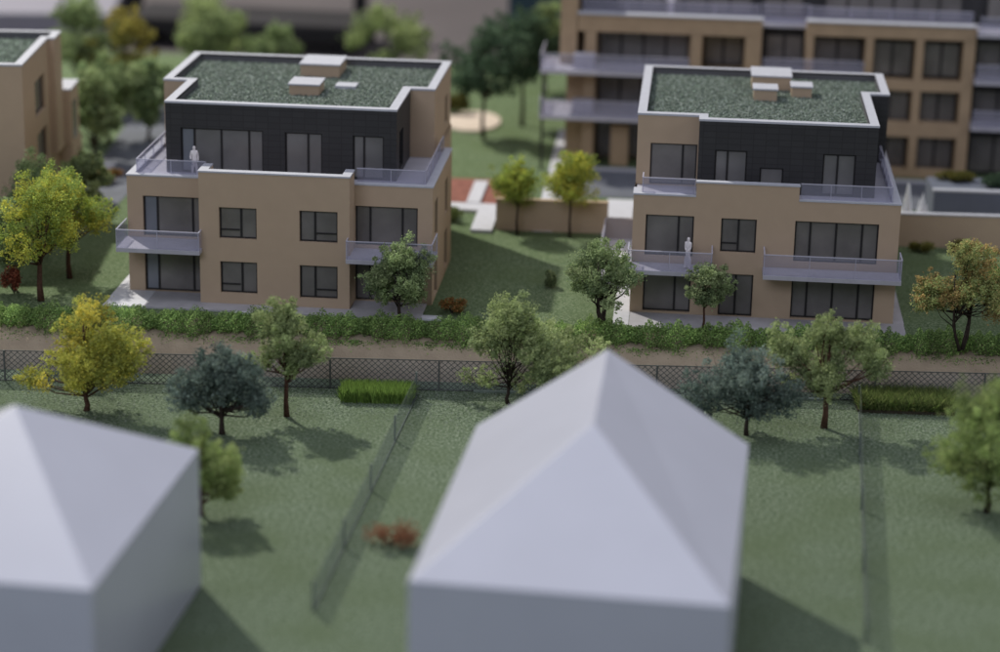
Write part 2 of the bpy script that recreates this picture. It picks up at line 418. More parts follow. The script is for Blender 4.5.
# --- left house (B1)
h1 = empty('apartment_house', (0, 0, 0), 0, 'tan three-storey model house in focus, left one, projecting middle bay and charcoal penthouse', 'model house', 'tan model houses with green roofs')
ZR = 9.6
lp = [(0,1.52),(4,1.52),(4,0),(11.52,0),(11.52,1.52),(15.45,1.52),(15.45,9.8),(14.76,9.8),(14.76,15.7),(0,15.7)]
T5 = (5.02, 3.40); 
walls(h1, 'lower_wall', lp, -.05, 6.04, {
    0: [(.8, 3.97, 2.95, 5.03, [1.5, 3.3], None, [1, 0, 0]), (.82, 3.97, .06, 2.2, [1.5, 3.3], None, [1, 0, 0])],
    2: [(1.0, 2.88, 3.42, 5.02, [2.08], (3.85, 1.07, 2.0)), (1.02, 2.88, .60, 2.24, [2.10], (1.03, 1.07, 2.0)),
        (5.02, 6.92, 3.42, 5.02, [5.78], (3.85, 5.85, 6.85)), (5.02, 6.92, .52, 2.22, [5.78], (.95, 5.85, 6.85))],
    4: [(.04, 3.18, 2.95, 4.98, [.78, 2.40]), (.04, 3.18, .06, 2.2, [.78, 2.40])],
    5: [(.9, 2.1, 3.2, 5.1), (5.3, 6.5, 3.2, 5.05), (.9, 2.2, .1, 2.3), (5.2, 6.5, .3, 2.3)],
    8: [(3, 5, 3.4, 5), (9, 11, 3.4, 5)], 9: [(3, 4.4, 3.4, 5), (8, 9.4, 3.4, 5)]}, {}, [M['tan']], zt={1: 6.76, 2: 6.76, 3: 6.76})
# terrace deck, main-bay parapet (thick U) and its coping
m = MB(); m.prism([(.1,1.62),(4.1,1.62),(4.1,.1),(11.4,.1),(11.4,1.62),(15.35,1.62),(15.35,9.7),(14.66,9.7),(14.66,15.6),(.1,15.6)], 5.7, 5.92); m.build('terrace_deck', M['slab'], h1)
def u_parapet(root, x0, x1, y0, yb, zt, tw=.42, matl='tan'):
    m = MB(); m.poly([(x1-tw, y0+tw, 5.9), (x0+tw, y0+tw, 5.9), (x0+tw, y0+tw, zt-.08), (x1-tw, y0+tw, zt-.08)])
    m.poly([(x0+tw, y0+tw, 5.9), (x0+tw, yb, 5.9), (x0+tw, yb, zt-.08), (x0+tw, y0+tw, zt-.08)]); m.poly([(x1-tw, yb, 5.9), (x1-tw, y0+tw, 5.9), (x1-tw, y0+tw, zt-.08), (x1-tw, yb, zt-.08)])
    m.poly([(x0+tw, yb, 5.9), (x0, yb, 5.9), (x0, yb, zt-.08), (x0+tw, yb, zt-.08)]); m.poly([(x1, yb, 5.9), (x1-tw, yb, 5.9), (x1-tw, yb, zt-.08), (x1, yb, zt-.08)])
    m.build('parapet', M[matl], root)
    c = MB(); o = .03
    c.prism([(x0-o, y0-o), (x1+o, y0-o), (x1+o, yb), (x1-tw, yb), (x1-tw, y0+tw), (x0+tw, y0+tw), (x0+tw, yb), (x0-o, yb)], zt-.08, zt)
    c.build('coping', M['white'], root)
u_parapet(h1, 4, 11.52, 0, 1.5, 6.84)
# wing copings
c = MB(); c.box(-.03, 3.97, 1.49, 1.9, 6.04, 6.12); c.box(-.03, .34, 1.9, 15.7, 6.04, 6.12); c.build('coping', M['white'], h1)
c = MB(); c.box(11.55, 15.48, 1.49, 1.9, 6.04, 6.12); c.box(15.07, 15.48, 1.9, 9.83, 6.04, 6.12); c.build('coping', M['white'], h1)
glass_run(h1, [(.42, 9), (.42, 1.94), (3.95, 1.94)], 6.0, 6.80, 'terrace_glass')
glass_run(h1, [(11.58, 1.94), (15.03, 1.94), (15.03, 9.6)], 6.0, 6.80, 'terrace_glass', 1.7)
upz = 5.93
KT = .0123
def TU(pts): return [(x+(x-28.08)*KT, y+(y+104.23)*KT) for x, y in pts]
def sc(ops): return {k: [(o[0]*(1+KT), o[1]*(1+KT), o[2], o[3]+(o[3]-33.9)*KT)+((([u*(1+KT) for u in o[4]],)+tuple(o[5:])) if len(o) > 4 else ()) for o in v] for k, v in ops.items()}
uplist = TU([(2.01,1.71),(13.59,1.71),(13.59,6.86),(14.85,6.86),(14.85,14.2),(.71,14.2),(.71,6.86),(2.01,6.86)])
walls(h1, 'upper_wall', uplist, upz, ZR-.1, sc({
    0: [(.75, 4.9, upz+.03, 8.56, [1.42, 2.78, 4.18], None, [1, 2, 2, 2]), (6.0, 7.87, upz+.03, 8.53, [7.15], None, [2, 2]), (9.4, 10.95, upz+.03, 8.5, [9.95], None, [2, 2])],
    1: [(1.1, 2.5, upz+.3, 8.5)], 3: [(4.7, 5.9, 6.6, 8.45)]}),
    {0: 1, 1: 1, 7: 1}, [M['tan'], M['clad']], .18)
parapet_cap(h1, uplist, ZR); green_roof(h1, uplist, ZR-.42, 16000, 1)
roof_box(h1, 7.2, 8.75, 7.3, 9.0, 9.0, 9.8); roof_box(h1, 6.95, 9.05, 12.0, 14.4, 9.0, 9.92)
m = MB(); m.box(9.28, 10.38, 9.2, 10.2, 9.0, 9.36); m.build('skylight', M['white'], h1)
balcony(h1, -.08, 4.12, -.62, 1.50, 2.88, .93)
balcony(h1, 11.42, 15.72, -.62, 1.50, 2.80, .93)
# side rail of the left balcony lies flush with the wing, terrace at the ground
pv = MB(); pv.box(1.35, 15.2, -1.15, -.01, -.05, .05); pv.box(1.35, 3.98, 0, 1.5, -.05, .05); pv.box(11.55, 15.2, 0, 1.5, -.05, .05)
struct(pv.build('left_terrace_paving', M['pave']))
pv = MB(); pv.box(-.7, 1.34, -1.2, 1.5, -.05, .055); pv.box(-.7, -.02, 1.51, 13, -.05, .055); pv.box(6.0, 6.9, -1.42, -1.17, -.05, .06); pv.box(15.21, 16.2, -1.0, -.4, -.05, .06)
struct(pv.build('left_white_paving', M['pavewhite']))

# --- right house (B2)
h2 = empty('apartment_house', (25.36, 2.0, 0), 0, 'tan three-storey model house in focus, right one, flush front, robed figurine on balcony', 'model house', 'tan model houses with green roofs')
X = 25.36; Y = 2.0
def L2(pts): return [(x-X, y-Y) for x, y in pts]
lp2 = L2([(25.36,2.0),(38.42,2.0),(38.42,16.7),(25.36,16.7)])
walls(h2, 'lower_wall', lp2, -.10, 6.04, {
    0: [(.64, 3.02, 2.95, 5.05, [2.27]), (.64, 3.0, .06, 2.2, [2.2]),
        (4.36, 6.10, 3.28, 5.02, [5.22], (3.72, 4.43, 5.15)), (4.40, 6.08, -.02, 2.17, [5.22]),
        (7.98, 12.06, 2.95, 5.04, [8.74, 10.0, 11.27]), (7.98, 12.06, .04, 2.2, [8.74, 10.0, 11.27])],
    1: [(3, 4.4, 3.4, 5), (8, 9.4, 3.4, 5)], 2: [(2, 4, 3.4, 5), (8, 10, 3.4, 5)], 3: [(3, 4.4, 3.4, 5), (8, 9.4, 3.4, 5)]}, {}, [M['tan']])
m = MB(); m.prism(offs(lp2, .1), 5.7, 5.92); m.build('terrace_deck', M['slab'], h2)
# raised front parapet between the two terraces
a0, a1 = 28.43-X, 33.46-X
m = MB(); m.poly([(a0, .002, 6.04), (a1, .002, 6.04), (a1, .002, 6.76), (a0, .002, 6.76)]); m.poly([(a0, .34, 6.04), (a0, .002, 6.04), (a0, .002, 6.76), (a0, .34, 6.76)])
m.poly([(a1, .002, 6.04), (a1, .34, 6.04), (a1, .34, 6.76), (a1, .002, 6.76)]); m.build('parapet', M['tan'], h2)
c = MB(); c.box(a0-.03, a1+.03, -.03, .34, 6.76, 6.84); c.build('coping', M['white'], h2)
c = MB(); c.box(-.03, a0-.005, -.03, .36, 6.04, 6.12); c.box(-.03, .36, .36, 1.2, 6.04, 6.12); c.build('coping', M['white'], h2)
c = MB(); c.box(a1+.005, 13.09, -.03, .36, 6.04, 6.12); c.box(12.68-.0, 13.09, .36, 14.7, 6.04, 6.12); c.build('coping', M['white'], h2)
glass_run(h2, [(.42, 1.18), (.42, .20), (a0-.06, .20)], 6.0, 6.88, 'terrace_glass')
glass_run(h2, [(a1+.06, .20), (12.62, .20), (12.62, 9.0)], 6.0, 6.88, 'terrace_glass', 1.45)
up2 = L2(TU([(25.40,3.21),(28.43,3.21),(28.43,2.36),(37.11,2.36),(37.11,9.87),(38.15,9.87),(38.15,15.2),(25.40,15.2)]))
walls(h2, 'upper_wall', up2, upz, ZR-.1, sc({
    0: [(.67, 2.98, upz+.03, 8.40, [2.27])],
    2: [(.82, 2.40, upz+.03, 8.37, [1.44], None, [2, 2]), (3.04, 4.2, upz+.03, 7.57, [], None, [2]), (6.08, 7.68, upz+.03, 8.38, [6.8], None, [2, 2])],
    3: [(2, 3.6, upz+.03, 8.4)]}),
    {1: 1, 2: 1, 3: 1, 4: 1}, [M['tan'], M['clad']], .16)
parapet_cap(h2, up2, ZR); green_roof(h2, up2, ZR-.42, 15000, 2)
roof_box(h2, 31.2-X, 32.4-X, 10.3-Y, 11.6-Y, 9.0, 9.85); roof_box(h2, 33.2-X, 34.25-X, 11.5-Y, 12.7-Y, 9.0, 9.8); roof_box(h2, 31.15-X, 33.2-X, 13.0-Y, 15.3-Y, 9.0, 10.0)
balcony(h2, 31.85-X, 38.55-X, .5-Y, 1.97-Y, 2.62, 1.05, joints=2.3)
balcony(h2, 25.2-X, 29.36-X, .5-Y, 1.97-Y, 2.60, 1.0)
pv = MB(); pv.box(25.4, 38.95, -.45, 1.97, -.12, -.02); pv.box(38.45, 38.98, 1.98, 14, -.12, -.02); struct(pv.build('right_terrace_paving', M['pave']))
pv = MB(); pv.box(24.6, 25.38, -.45, 6.5, -.10, -.01); pv.box(31.4, 32.5, -.72, -.47, -.10, 0); pv.box(23.6, 25.3, 6.52, 13.6, -.05, .4); pv.box(23.3, 24.9, 15.7, 23.2, -.05, .15); struct(pv.build('right_white_paving', M['pavewhite']))
# screened ramp terrace left of the right house
o = empty('ramp_wall', (23.55, 13.6, 0), 0, 'low taupe end wall with a glass side screen beside the right house', 'garden wall')
m = MB(); m.box(0, 1.78, 0, .2, 0, 1.6); m.build('end_wall', mat('taupe_card', (.30, .27, .27), .6, .3), o)
glass_run(o, [(0.03, -.02), (0.03, -7.0)], .4, 1.55, 'side_screen')

# --- the house at the left edge (B0)
h0 = empty('apartment_house', (-7.47, 8.96, 0), R(6.3), 'tan model house at the left edge, cut by the frame, out of focus', 'model house', 'tan model houses with green roofs')
up0 = [(-14, 0), (0, 0), (0, 7.6), (.4, 7.6), (.4, 9.7), (-14, 9.7)]
walls(h0, 'upper_wall', up0, 3.2, 9.8, {1: [(3.4, 6.3, 6.2, 8.2), (3.6, 6.5, 3.3, 5.2)], 3: [], 0: [(9, 11, 6.2, 8.2), (4, 6, 6.2, 8.2), (9, 11, 3.3, 5)]}, {}, [M['tan']])
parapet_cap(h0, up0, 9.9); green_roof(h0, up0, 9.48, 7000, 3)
lp0 = [(-14, -.0), (0, -.0), (0, 9.8), (.8, 9.8), (.8, 12.5), (-14, 12.5)]
walls(h0, 'lower_wall', lp0, -.05, 3.2, {1: [(1.2, 3.4, .2, 2.3), (4.9, 6.3, .2, 2.3)], 3: [(1.4, 3.4, .2, 2.4)], 0: [(9, 12, .2, 2.3), (4, 6, .2, 2.3)]}, {}, [M['tan']])
m = MB(); m.box(-14, .8, 9.75, 12.5, 3.2, 6.4); m.build('rear_wall', M['tan'], h0)
m = MB(); m.box(-14, .85, 9.73, 12.55, 6.4, 6.5); m.build('coping', M['white'], h0)
m = MB(); m.box(.804, .83, 10.4, 11.5, 3.4, 5.6); m.build('window', M['pane'], h0)

# --- the big block at the back right (B3)
b3 = empty('apartment_block', (20.0, 32, 0), 0, 'large tan apartment block with deep balconies, blurred in the background at the upper right', 'model building')
def bx(name, matl, *boxes, parent=b3, bevel=0):
    m = MB()
    for q in boxes: m.box(*q)
    return m.build(name, M[matl], parent, bevel)
FL = [0.0, 2.75, 5.62, 8.55]     # floor levels, parapet at 9.6
bx('core_wall', 'tan_far', (0.0, 46, 2.2, 16, 0, 9.0))
bx('penthouse_wall', 'clad', (.9, 46, 3.5, 15.5, 9.0, 13.5))
bx('recess_wall', 'clad', (12.12, 18.40, 1.90, 2.19, 0, 8.99), (25.12, 46, 1.9, 2.19, 0, 8.99))
bx('tower_wall', 'tan_far', (-.35, .7, .05, 10, 5.9, 13.5))
# front piers and spandrels, left part
bx('spandrel', 'tan_far', (.75, 12.1, 0, .8, 8.5, 9.55))
bx('coping', 'white', (.70, 12.15, -.12, .7, 9.56, 9.66), (14.8, 25.1, -.12, .7, 9.56, 9.66))
bx('terrace_deck', 'slab', (.75, 46, .8, 3.5, 9.0, 9.2))
for p in ((1.2, 1.9, 0, 8.5), (7.75, 8.45, 0, 8.5), (11.1, 12.1, 0, 8.5), (3.0, 4.1, .0, 2.6)):
    bx('pier', 'tan_far', (p[0], p[1], .02, 2.2, p[2], p[3]))
bx('spandrel', 'tan_far', (8.45, 11.1, .03, .8, 5.6, 6.3), (8.45, 11.1, .03, .8, 2.7, 3.4))
# right part: the framed grid
bx('spandrel', 'tan_far', (14.8, 25.1, 0, .8, 8.72, 9.55), (18.45, 25.1, .01, .8, 5.5, 6.15), (18.45, 25.1, .01, .8, 2.6, 3.5), (14.8, 25.1, .01, .8, 0, .5))
for p in ((18.45, 18.95), (21.5, 22.0), (24.4, 25.1)): bx('pier', 'tan_far', (p[0], p[1], .02, 2.2, 0, 8.71))
bx('pier', 'tan_far', (14.8, 15.3, .02, 2.2, 0, 8.71))
def far_window(x0, x1, z0, z1, y, k):
    f = bx('window', 'frame', (x0, x1, y-.06, y, z0, z1)); m = MB(); n = k; wdt = (x1-x0)/n
    for i in range(n): m.box(x0+i*wdt+.08, x0+(i+1)*wdt-.08, y-.09, y-.061, z0+.08, z1-.08)
    m.build('pane', M['pane'], f)
for z in (.1, 3.0, 6.0):
    far_window(2.0, 7.6, z, z+2.3, 2.15, 4); far_window(8.6, 11.0, z+.25, z+2.2, 2.1, 2)
    far_window(12.4, 14.7, z, z+2.4, 1.88, 2); far_window(15.4, 18.3, z, z+2.3, 1.88, 2)
    far_window(19.0, 21.4, z+.2, z+2.4, 1.2, 2); far_window(22.1, 24.3, z+.2, z+2.4, 1.2, 2)
    far_window(25.4, 30, z, z+2.4, 1.88, 3); far_window(31, 36, z, z+2.4, 1.88, 3)
far_window(12.2, 14.7, 9.3, 12.5, 3.4, 2); far_window(3, 11.5, 9.3, 11.8, 3.4, 6); far_window(16, 24.5, 9.3, 11.8, 3.4, 6); far_window(26, 36, 9.3, 11.8, 3.4, 6)
for z in FL[1:3]:
    b = bx('balcony', 'slab', (-1.4, 7.7, -1.9, 2.2, z+.45-.25+.3, z+.45+.3)); zz = z+.75
    glass_run(b, [(-1.37, 2.1), (-1.37, -1.87), (7.67, -1.87)], zz, zz+1.0, joints=3)
    b = bx('balcony', 'slab', (12.15, 18.4, -.9, 2.2, zz-.25, zz)); glass_run(b, [(12.2, -.87), (18.35, -.87)], zz, zz+1.0, joints=3)
    b = bx('balcony', 'slab', (25.15, 46, -.5, 2.2, zz-.25, zz)); glass_run(b, [(25.2, -.47), (46, -.47)], zz, zz+1.0, joints=3)
b = bx('balcony', 'slab', (25.15, 46, -.5, 2.2, 9.0-.25+.3, 9.0+.3)); glass_run(b, [(25.2, -.47), (46, -.47)], 9.3, 10.3, joints=3)
glass_run(b3, [(1.0, 3.4), (1.0, .9), (11.9, .9)], 9.2, 10.35, 'terrace_glass', 2.7); glass_run(b3, [(12.0, 1.4), (15.0, 1.4), (15.0, .9), (24.9, .9)], 9.2, 10.35, 'terrace_glass', 2.7)
bx('balcony_planter', 'slab', (.6, 1.9, -1.2, .0, 6.38, 7.2), (.6, 1.9, -1.2, .0, 3.52, 4.3))
# underside columns
bx('column', 'frame', (-1.3+.0, -1.15, -1.7, -1.5, 0, 6.1)); 

# garden walls
def gwall(name, loc, L, h, label, th=.3, rz=0, cap=None):
    o = empty(name, loc, rz, label, 'garden wall'); m = MB(); m.box(0, L, 0, th, 0, h); m.build('wall', M['tan'], o)
    if cap: m = MB(); m.box(-.02, L+.02, -.04, th+.05, h, h+.07); m.build('coping', M[cap], o)
    return o
gwall('garden_wall', (17.3, 16.0, -.03), 6.3, 1.75, 'low tan garden wall behind the two round yellow-green trees', rz=R(1.5), cap='tan')
gwall('garden_wall', (39.2, 16.2, -.03), 14, 1.85, 'long tan garden wall right of the right house, with pale top edge', rz=R(3), cap='white')
o = empty('planter_box', (41.9, 19.6, 0), R(2), 'slate-blue raised planter box behind the right garden wall', 'planter')
m = MB(); m.box(0, 12, 0, 3.4, 0, 2.35); m.build('box_wall', M['steelbox'], o); m = MB(); m.box(-.05, 12, -.05, .35, 2.35, 2.47); m.build('box_rim', M['white'], o)

# ------------------------------------------------------------------ white massing models in front
def massing(loc, x0, x1, y0, y1, ze, ridge, zr, label, rz=0, gable_back=True, walls_z=-2):
    o = empty('massing_house', loc, rz, label, 'model house', 'plain white massing models')
    m = MB(); m.box(x0, x1, y0, y1, walls_z-loc[2], ze); m.build('wall', M['massing'], o, bevel=.04)
    (rx0, ry0), (rx1, ry1) = ridge     # back, front
    A, B, C, D = (x0-.02, y1+.02, ze), (x1+.02, y1+.02, ze), (x1+.02, y0-.02, ze), (x0-.02, y0-.02, ze)
    P, Q = (rx0, ry0, zr), (rx1, ry1, zr)
    r = MB(); n = 0
    if (rx0, ry0) == (rx1, ry1):
        r.v = [A, B, C, D, P]; r.f = [(0,4,1), (1,4,2), (2,4,3), (3,4,0), (0,1,2,3)]; r.f = [f[::-1] for f in r.f]
    else:
        r.v = [A, B, C, D, P, Q]; r.f = [(1,0,4), (2,1,4,5), (3,2,5), (0,3,5,4), (0,1,2,3)]
    r.m = [0]*5
    ro = r.build('roof', M['massing'], o, bevel=.03)
    return o
massing((25.3, -31.5, -2), -5.35, 5.1, -7.4, 7.1, 5.4, ((-.45, 7.75), (-.15, -.3)), 8.65, 'plain white massing model with a hipped roof, centre foreground, out of focus', R(-3))
massing((4.95, -34.3, -2), -5.4, 5.1, -6.3, 6.2, 5.5, ((-.05, 1.2), (-.05, 1.2)), 8.7, 'plain white massing model with a pyramid roof at the lower left corner', R(-3))

# ------------------------------------------------------------------ foliage
def leaves(P, size, rs, T, mult=1.0):
    """one small bent leaf quad per point"""
    k = len(P); a = rs.normal(size=(k, 3)); a /= np.linalg.norm(a, axis=1)[:, None]
    b = rs.normal(size=(k, 3)); b -= (a*b).sum(1)[:, None]*a; b /= np.linalg.norm(b, axis=1)[:, None]
    s = size*rs.uniform(.55, 1.35, (k, 1)); a = a*s; b = b*s*rs.uniform(.45, .9, (k, 1))
    V = np.stack([P-a, P-b*.8, P+a, P+b], 1).reshape(-1, 3)
    F = np.arange(4*k).reshape(k, 4)
    return V, F, np.repeat(T, 4, 0)

PAL = {   # base, secondary tints
 'green':  [(.135,.178,.082), (.175,.215,.108), (.098,.135,.066)],
 'fresh':  [(.168,.208,.092), (.21,.25,.118), (.122,.155,.075)],
 'yellow': [(.22,.225,.045), (.18,.20,.05), (.29,.26,.05)],
 'yelgreen': [(.185,.225,.045), (.14,.19,.05), (.25,.25,.045)],
 'blue':   [(.105,.140,.122), (.15,.190,.165), (.070,.098,.085)],
 'autumn': [(.18,.19,.075), (.23,.175,.075), (.15,.18,.07)],
 'olive':  [(.15,.20,.07), (.19,.23,.09), (.11,.15,.055)],
 'pine':   [(.055,.090,.055), (.08,.125,.08), (.04,.07,.045)],
 'red':    [(.26,.075,.045), (.32,.12,.07), (.17,.05,.035)],
 'russet': [(.30,.145,.08), (.24,.12,.065), (.36,.19,.12)],
 'orange': [(.30,.15,.05), (.24,.12,.045), (.17,.15,.05)],
 'bright': [(.21,.34,.075), (.28,.42,.11), (.15,.25,.06)],
 'hedge':  [(.075,.135,.055), (.11,.18,.075), (.045,.085,.035)],
 'weed':   [(.18,.26,.075), (.27,.32,.12), (.13,.18,.06)],
 'ochre':  [(.16,.14,.035), (.14,.14,.04), (.10,.105,.03)],
}
def tree(name, label, cat, loc, H, W, pal, seed, z0=.28, n=9000, leaf=.056, trunk=.10, bark='bark', blobs=16, group=None, stems=1, shape='round', dens=.5, depth=None, lean=0, lobes=None):
    rs = np.random.RandomState(seed); rnd = random.Random(seed)
    o = empty(name, loc, rs.uniform(0, 6), label, cat, group); o.rotation_euler = (0, 0, 0)
    W *= 1.10; H *= 1.04; n = int(n*1.9)
    if shape == 'ball': rlo, rhi, blo, bhi = .1, .62, .38, .5
    else: rlo, rhi, blo, bhi = .35, .88, .20, .38
    W2 = W/2; D2 = (depth or W*.92)/2; zc0 = H*z0; zc = (zc0+H)/2; hz = (H-zc0)/2
    B = []
    if lobes:
        wt = np.array([l[-1]**2 for l in lobes]); wt = wt/wt.sum()
        for lx, lz, lr in lobes:
            for k in range(max(2, int(round(blobs*1.2*lr*lr/sum(l[-1]**2 for l in lobes))))):
                d = rs.normal(size=3); d /= np.linalg.norm(d); q = d*rs.uniform(.25, .75)*lr
                B.append((lx+q[0], q[1], lz+q[2]*.9, lr*rs.uniform(.36, .55), rs.randint(3), rs.uniform(.8, 1.2)))
    for i in range(0 if lobes else blobs):
        for _ in range(50):
            d = rs.normal(size=3); d /= np.linalg.norm(d); r = rs.uniform(rlo, rhi)
            p = d*r
            if shape == 'cone' and abs(p[0]) > (1-p[2])*.55: continue
            if shape == 'umbrella' and p[2] < -.45: continue
            break
        rr = rs.uniform(blo, bhi)
        B.append((p[0]*W2, p[1]*D2, zc+p[2]*hz, rr*min(W2, hz*1.2), rs.randint(3), rs.uniform(.78, 1.2)))
    if not lobes: B.append((0, 0, zc+hz*.55, .42*min(W2, hz), 0, 1.05))
    t = MB(); ft = zc0*.9+H*.05
    for s_ in range(stems):
        sa = rs.uniform(0, 6.28); sp = (0 if stems == 1 else W*.07)
        base = Vector((math.cos(sa)*sp*.3, math.sin(sa)*sp*.3, -.05)); f = Vector((math.cos(sa)*sp*1.6+lean*.2, math.sin(sa)*sp*1.6, ft))
        mid = base.lerp(f, .5)+Vector((rs.uniform(-.06, .06), rs.uniform(-.05, .05), 0))*H*.25
        t.tube([base, mid, f, Vector((f.x*1.3+lean*.4, f.y*1.2, zc+hz*.4))], [trunk*1.35, trunk, trunk*.85, trunk*.25], 8)
        for i, q in enumerate(B):
            if stems > 1 and i % stems != s_: continue
            h = rs.uniform(0, .45); st = f.lerp(Vector((0, 0, zc)), h); e = Vector(q[:3]); e2 = st.lerp(e, .5)+Vector((rs.uniform(-.1, .1)*W, rs.uniform(-.1, .1)*W, -.06*H))*.5
            t.tube([st, e2, e], [trunk*.45, trunk*.28, trunk*.10], 5)
            for k in range(3):
                e3 = e+Vector(rs.normal(size=3))*q[3]*.55; t.tube([e2.lerp(e, .6), e3], [trunk*.14, trunk*.06], 4)
    t.build('trunk', M[bark], o, smooth=True)
    vol = np.array([b[3]**2 for b in B]); pr = vol/vol.sum(); idx = rs.choice(len(B), n, p=pr)
    Bm = np.array([b[:4] for b in B])[idx]
    d = rs.normal(size=(n, 3)); d /= np.linalg.norm(d, axis=1)[:, None]
    # lumpy radius: foam tufts
    lump = 1+.20*np.sin(d[:, 0]*7+idx)*np.cos(d[:, 1]*8-idx*1.7)+.14*np.sin(d[:, 2]*11+idx*2.3)
    r = rs.uniform(.0, 1, n)**dens*lump
    P = Bm[:, :3]+d*r[:, None]*Bm[:, 3:4]*np.array([1.08, 1.08, .85])
    # foam tufts standing off every clump
    nt_ = 11; td = rs.normal(size=(len(B), nt_, 3)); td /= np.linalg.norm(td, axis=2)[:, :, None]; td[:, :, 2] += .25
    BB = np.array([b[:4] for b in B]); tc_ = BB[:, None, :3]+td*BB[:, None, 3:4]*rs.uniform(.75, 1.1, (len(B), nt_, 1)); tr_ = BB[:, None, 3]*rs.uniform(.2, .42, (len(B), nt_))
    tt = rs.rand(n) < .62; ti = rs.randint(0, nt_, n); P[tt] = (tc_[idx, ti]+d*(rs.rand(n)**.5*tr_[idx, ti])[:, None])[tt]
    tb = rs.uniform(.78, 1.25, (len(B), nt_))[idx, ti]
    stray = rs.rand(n) < .05; P[stray] += rs.normal(size=(stray.sum(), 3))*W*.025
    pa = np.array(PAL[pal])*(np.array([2.15,2.12,2.2]) if pal not in ('blue','pine') else 1.6); bi = np.array([b[4] for b in B])[idx]; br = np.array([b[5] for b in B])[idx]
    sw = rs.rand(n) < .3; bi = np.where(sw, rs.randint(0, 3, n), bi)
    T = pa[bi]*(br*np.where(tt, tb, .92)*rs.uniform(.75, 1.25, n))[:, None]
    V, F, T = leaves(P, leaf, rs, T); np_mesh('crown', V, F, M['leaf'], o, T)
    return o

UG = 'trees on the upper terrace'; LG = 'trees on the lower lawn'; BG = 'blurred trees in the background'
# upper level, near the hedge
tree('broadleaf_tree', 'large yellow-green tree with red-brown trunk, left of the left house', 'tree', (-3.95, -.75, 0), 6.3, 4.7, 'yelgreen', 11, .22, 13000, trunk=.14, blobs=24, group=UG)
tree('broadleaf_tree', 'green tree partly hidden behind the large yellow-green tree at the left', 'tree', (-3.6, 3.2, 0), 5.2, 4.4, 'yelgreen', 12, .3, 9000, trunk=.12, group=UG)
tree('broadleaf_tree', 'bushy green tree at the left frame edge above the red shrub', 'tree', (-5.9, 1.0, 0), 4.1, 3.6, 'green', 13, .2, 9000, trunk=.1, group=UG)
tree('broadleaf_tree', 'green tree rising behind the yellow-green tree, before the left-edge house', 'tree', (-6.2, 6.5, 0), 5.6, 4.2, 'green', 14, .25, 8000, trunk=.1, group=UG)
tree('broadleaf_tree', 'short-trunked green tree before the right balcony of the left house', 'tree', (14.2, -1.5, 0), 4.1, 3.45, 'green', 15, .12, 11000, trunk=.10, bark='barkd', blobs=20, group=UG)
tree('broadleaf_tree', 'green tree with dark forked trunk at the left corner of the right house', 'tree', (24.2, -.75, 0), 4.35, 3.7, 'green', 16, .16, 11000, trunk=.13, bark='barkd', blobs=20, group=UG, stems=2)
tree('broadleaf_tree', 'small tree with thin red-brown trunk before the door of the right house', 'tree', (29.05, -.55, 0), 3.25, 2.45, 'green', 17, .30, 6000, trunk=.06, blobs=14, group=UG)
tree('broadleaf_tree', 'multi-stemmed autumn tree, green turning orange, at the right edge behind the hedge', 'tree', (41.4, -1.6, 0), 5.1, 4.9, 'autumn', 18, .20, 16000, trunk=.07, bark='barkd', blobs=32, group=UG, stems=4, dens=.62, lobes=[(.3,4.3,1.2),(-1.3,2.7,1.35),(1.3,2.8,1.4),(0,3.0,1.3)])
tree('broadleaf_tree', 'round yellow-green tree, left one before the low garden wall', 'tree', (18.6, 15.1, 0), 4.1, 3.2, 'yelgreen', 19, .33, 7500, trunk=.07, bark='barkd', blobs=18, group=UG, shape='ball')
tree('broadleaf_tree', 'round yellow-green tree, right one before the low garden wall', 'tree', (21.55, 15.0, 0), 5.0, 3.4, 'yelgreen', 20, .33, 8500, trunk=.07, bark='barkd', blobs=18, group=UG, shape='ball')
# lower level
tree('broadleaf_tree', 'golden yellow tree behind the lower left white massing model', 'tree', (1.0, -10.6, -2), 5.5, 6.0, 'yellow', 21, .06, 17000, trunk=.12, blobs=30, group=LG, shape='cone', lobes=[(.5,2.3,2.1),(.5,4.4,1.25),(-2.2,1.4,1.15),(1.6,3.2,1.4),(-.6,3.3,1.3)])
tree('conifer_bush_tree', 'dark blue-green rounded tree right of the golden tree', 'tree', (7.75, -12.6, -2), 4.3, 4.75, 'blue', 22, .10, 14000, leaf=.06, trunk=.12, bark='barkd', blobs=26, group=LG, lobes=[(0,2.5,1.85),(-1.4,1.7,1.25),(1.35,1.6,1.15)])
tree('broadleaf_tree', 'slender pale green tree with red-brown trunk and clear shadow, before the sandy bank', 'tree', (10.2, -10.0, -2), 5.6, 3.9, 'fresh', 23, .24, 11000, trunk=.11, blobs=22, group=LG, lobes=[(0,5.3,.75),(-.3,4.1,1.4),(1.0,3.3,1.15),(-1.25,2.9,.95),(.3,2.3,.85)])
tree('broadleaf_tree', 'tall loose pale green tree at the fence, between the two houses', 'tree', (20.1, -6.9, -2), 5.4, 4.4, 'fresh', 24, .05, 11000, trunk=.09, bark='barkd', blobs=24, group=LG, dens=.62, lobes=[(0,4.2,1.5),(-1.4,1.5,1.0),(-.6,2.8,1.5),(1.1,3.1,1.4),(.6,1.1,.9)])
tree('broadleaf_tree', 'low pale green tree peeking above the centre white roof', 'tree', (22.7, -8.2, -2), 4.0, 3.9, 'fresh', 25, .08, 9000, trunk=.08, bark='barkd', blobs=20, group=LG, dens=.62)
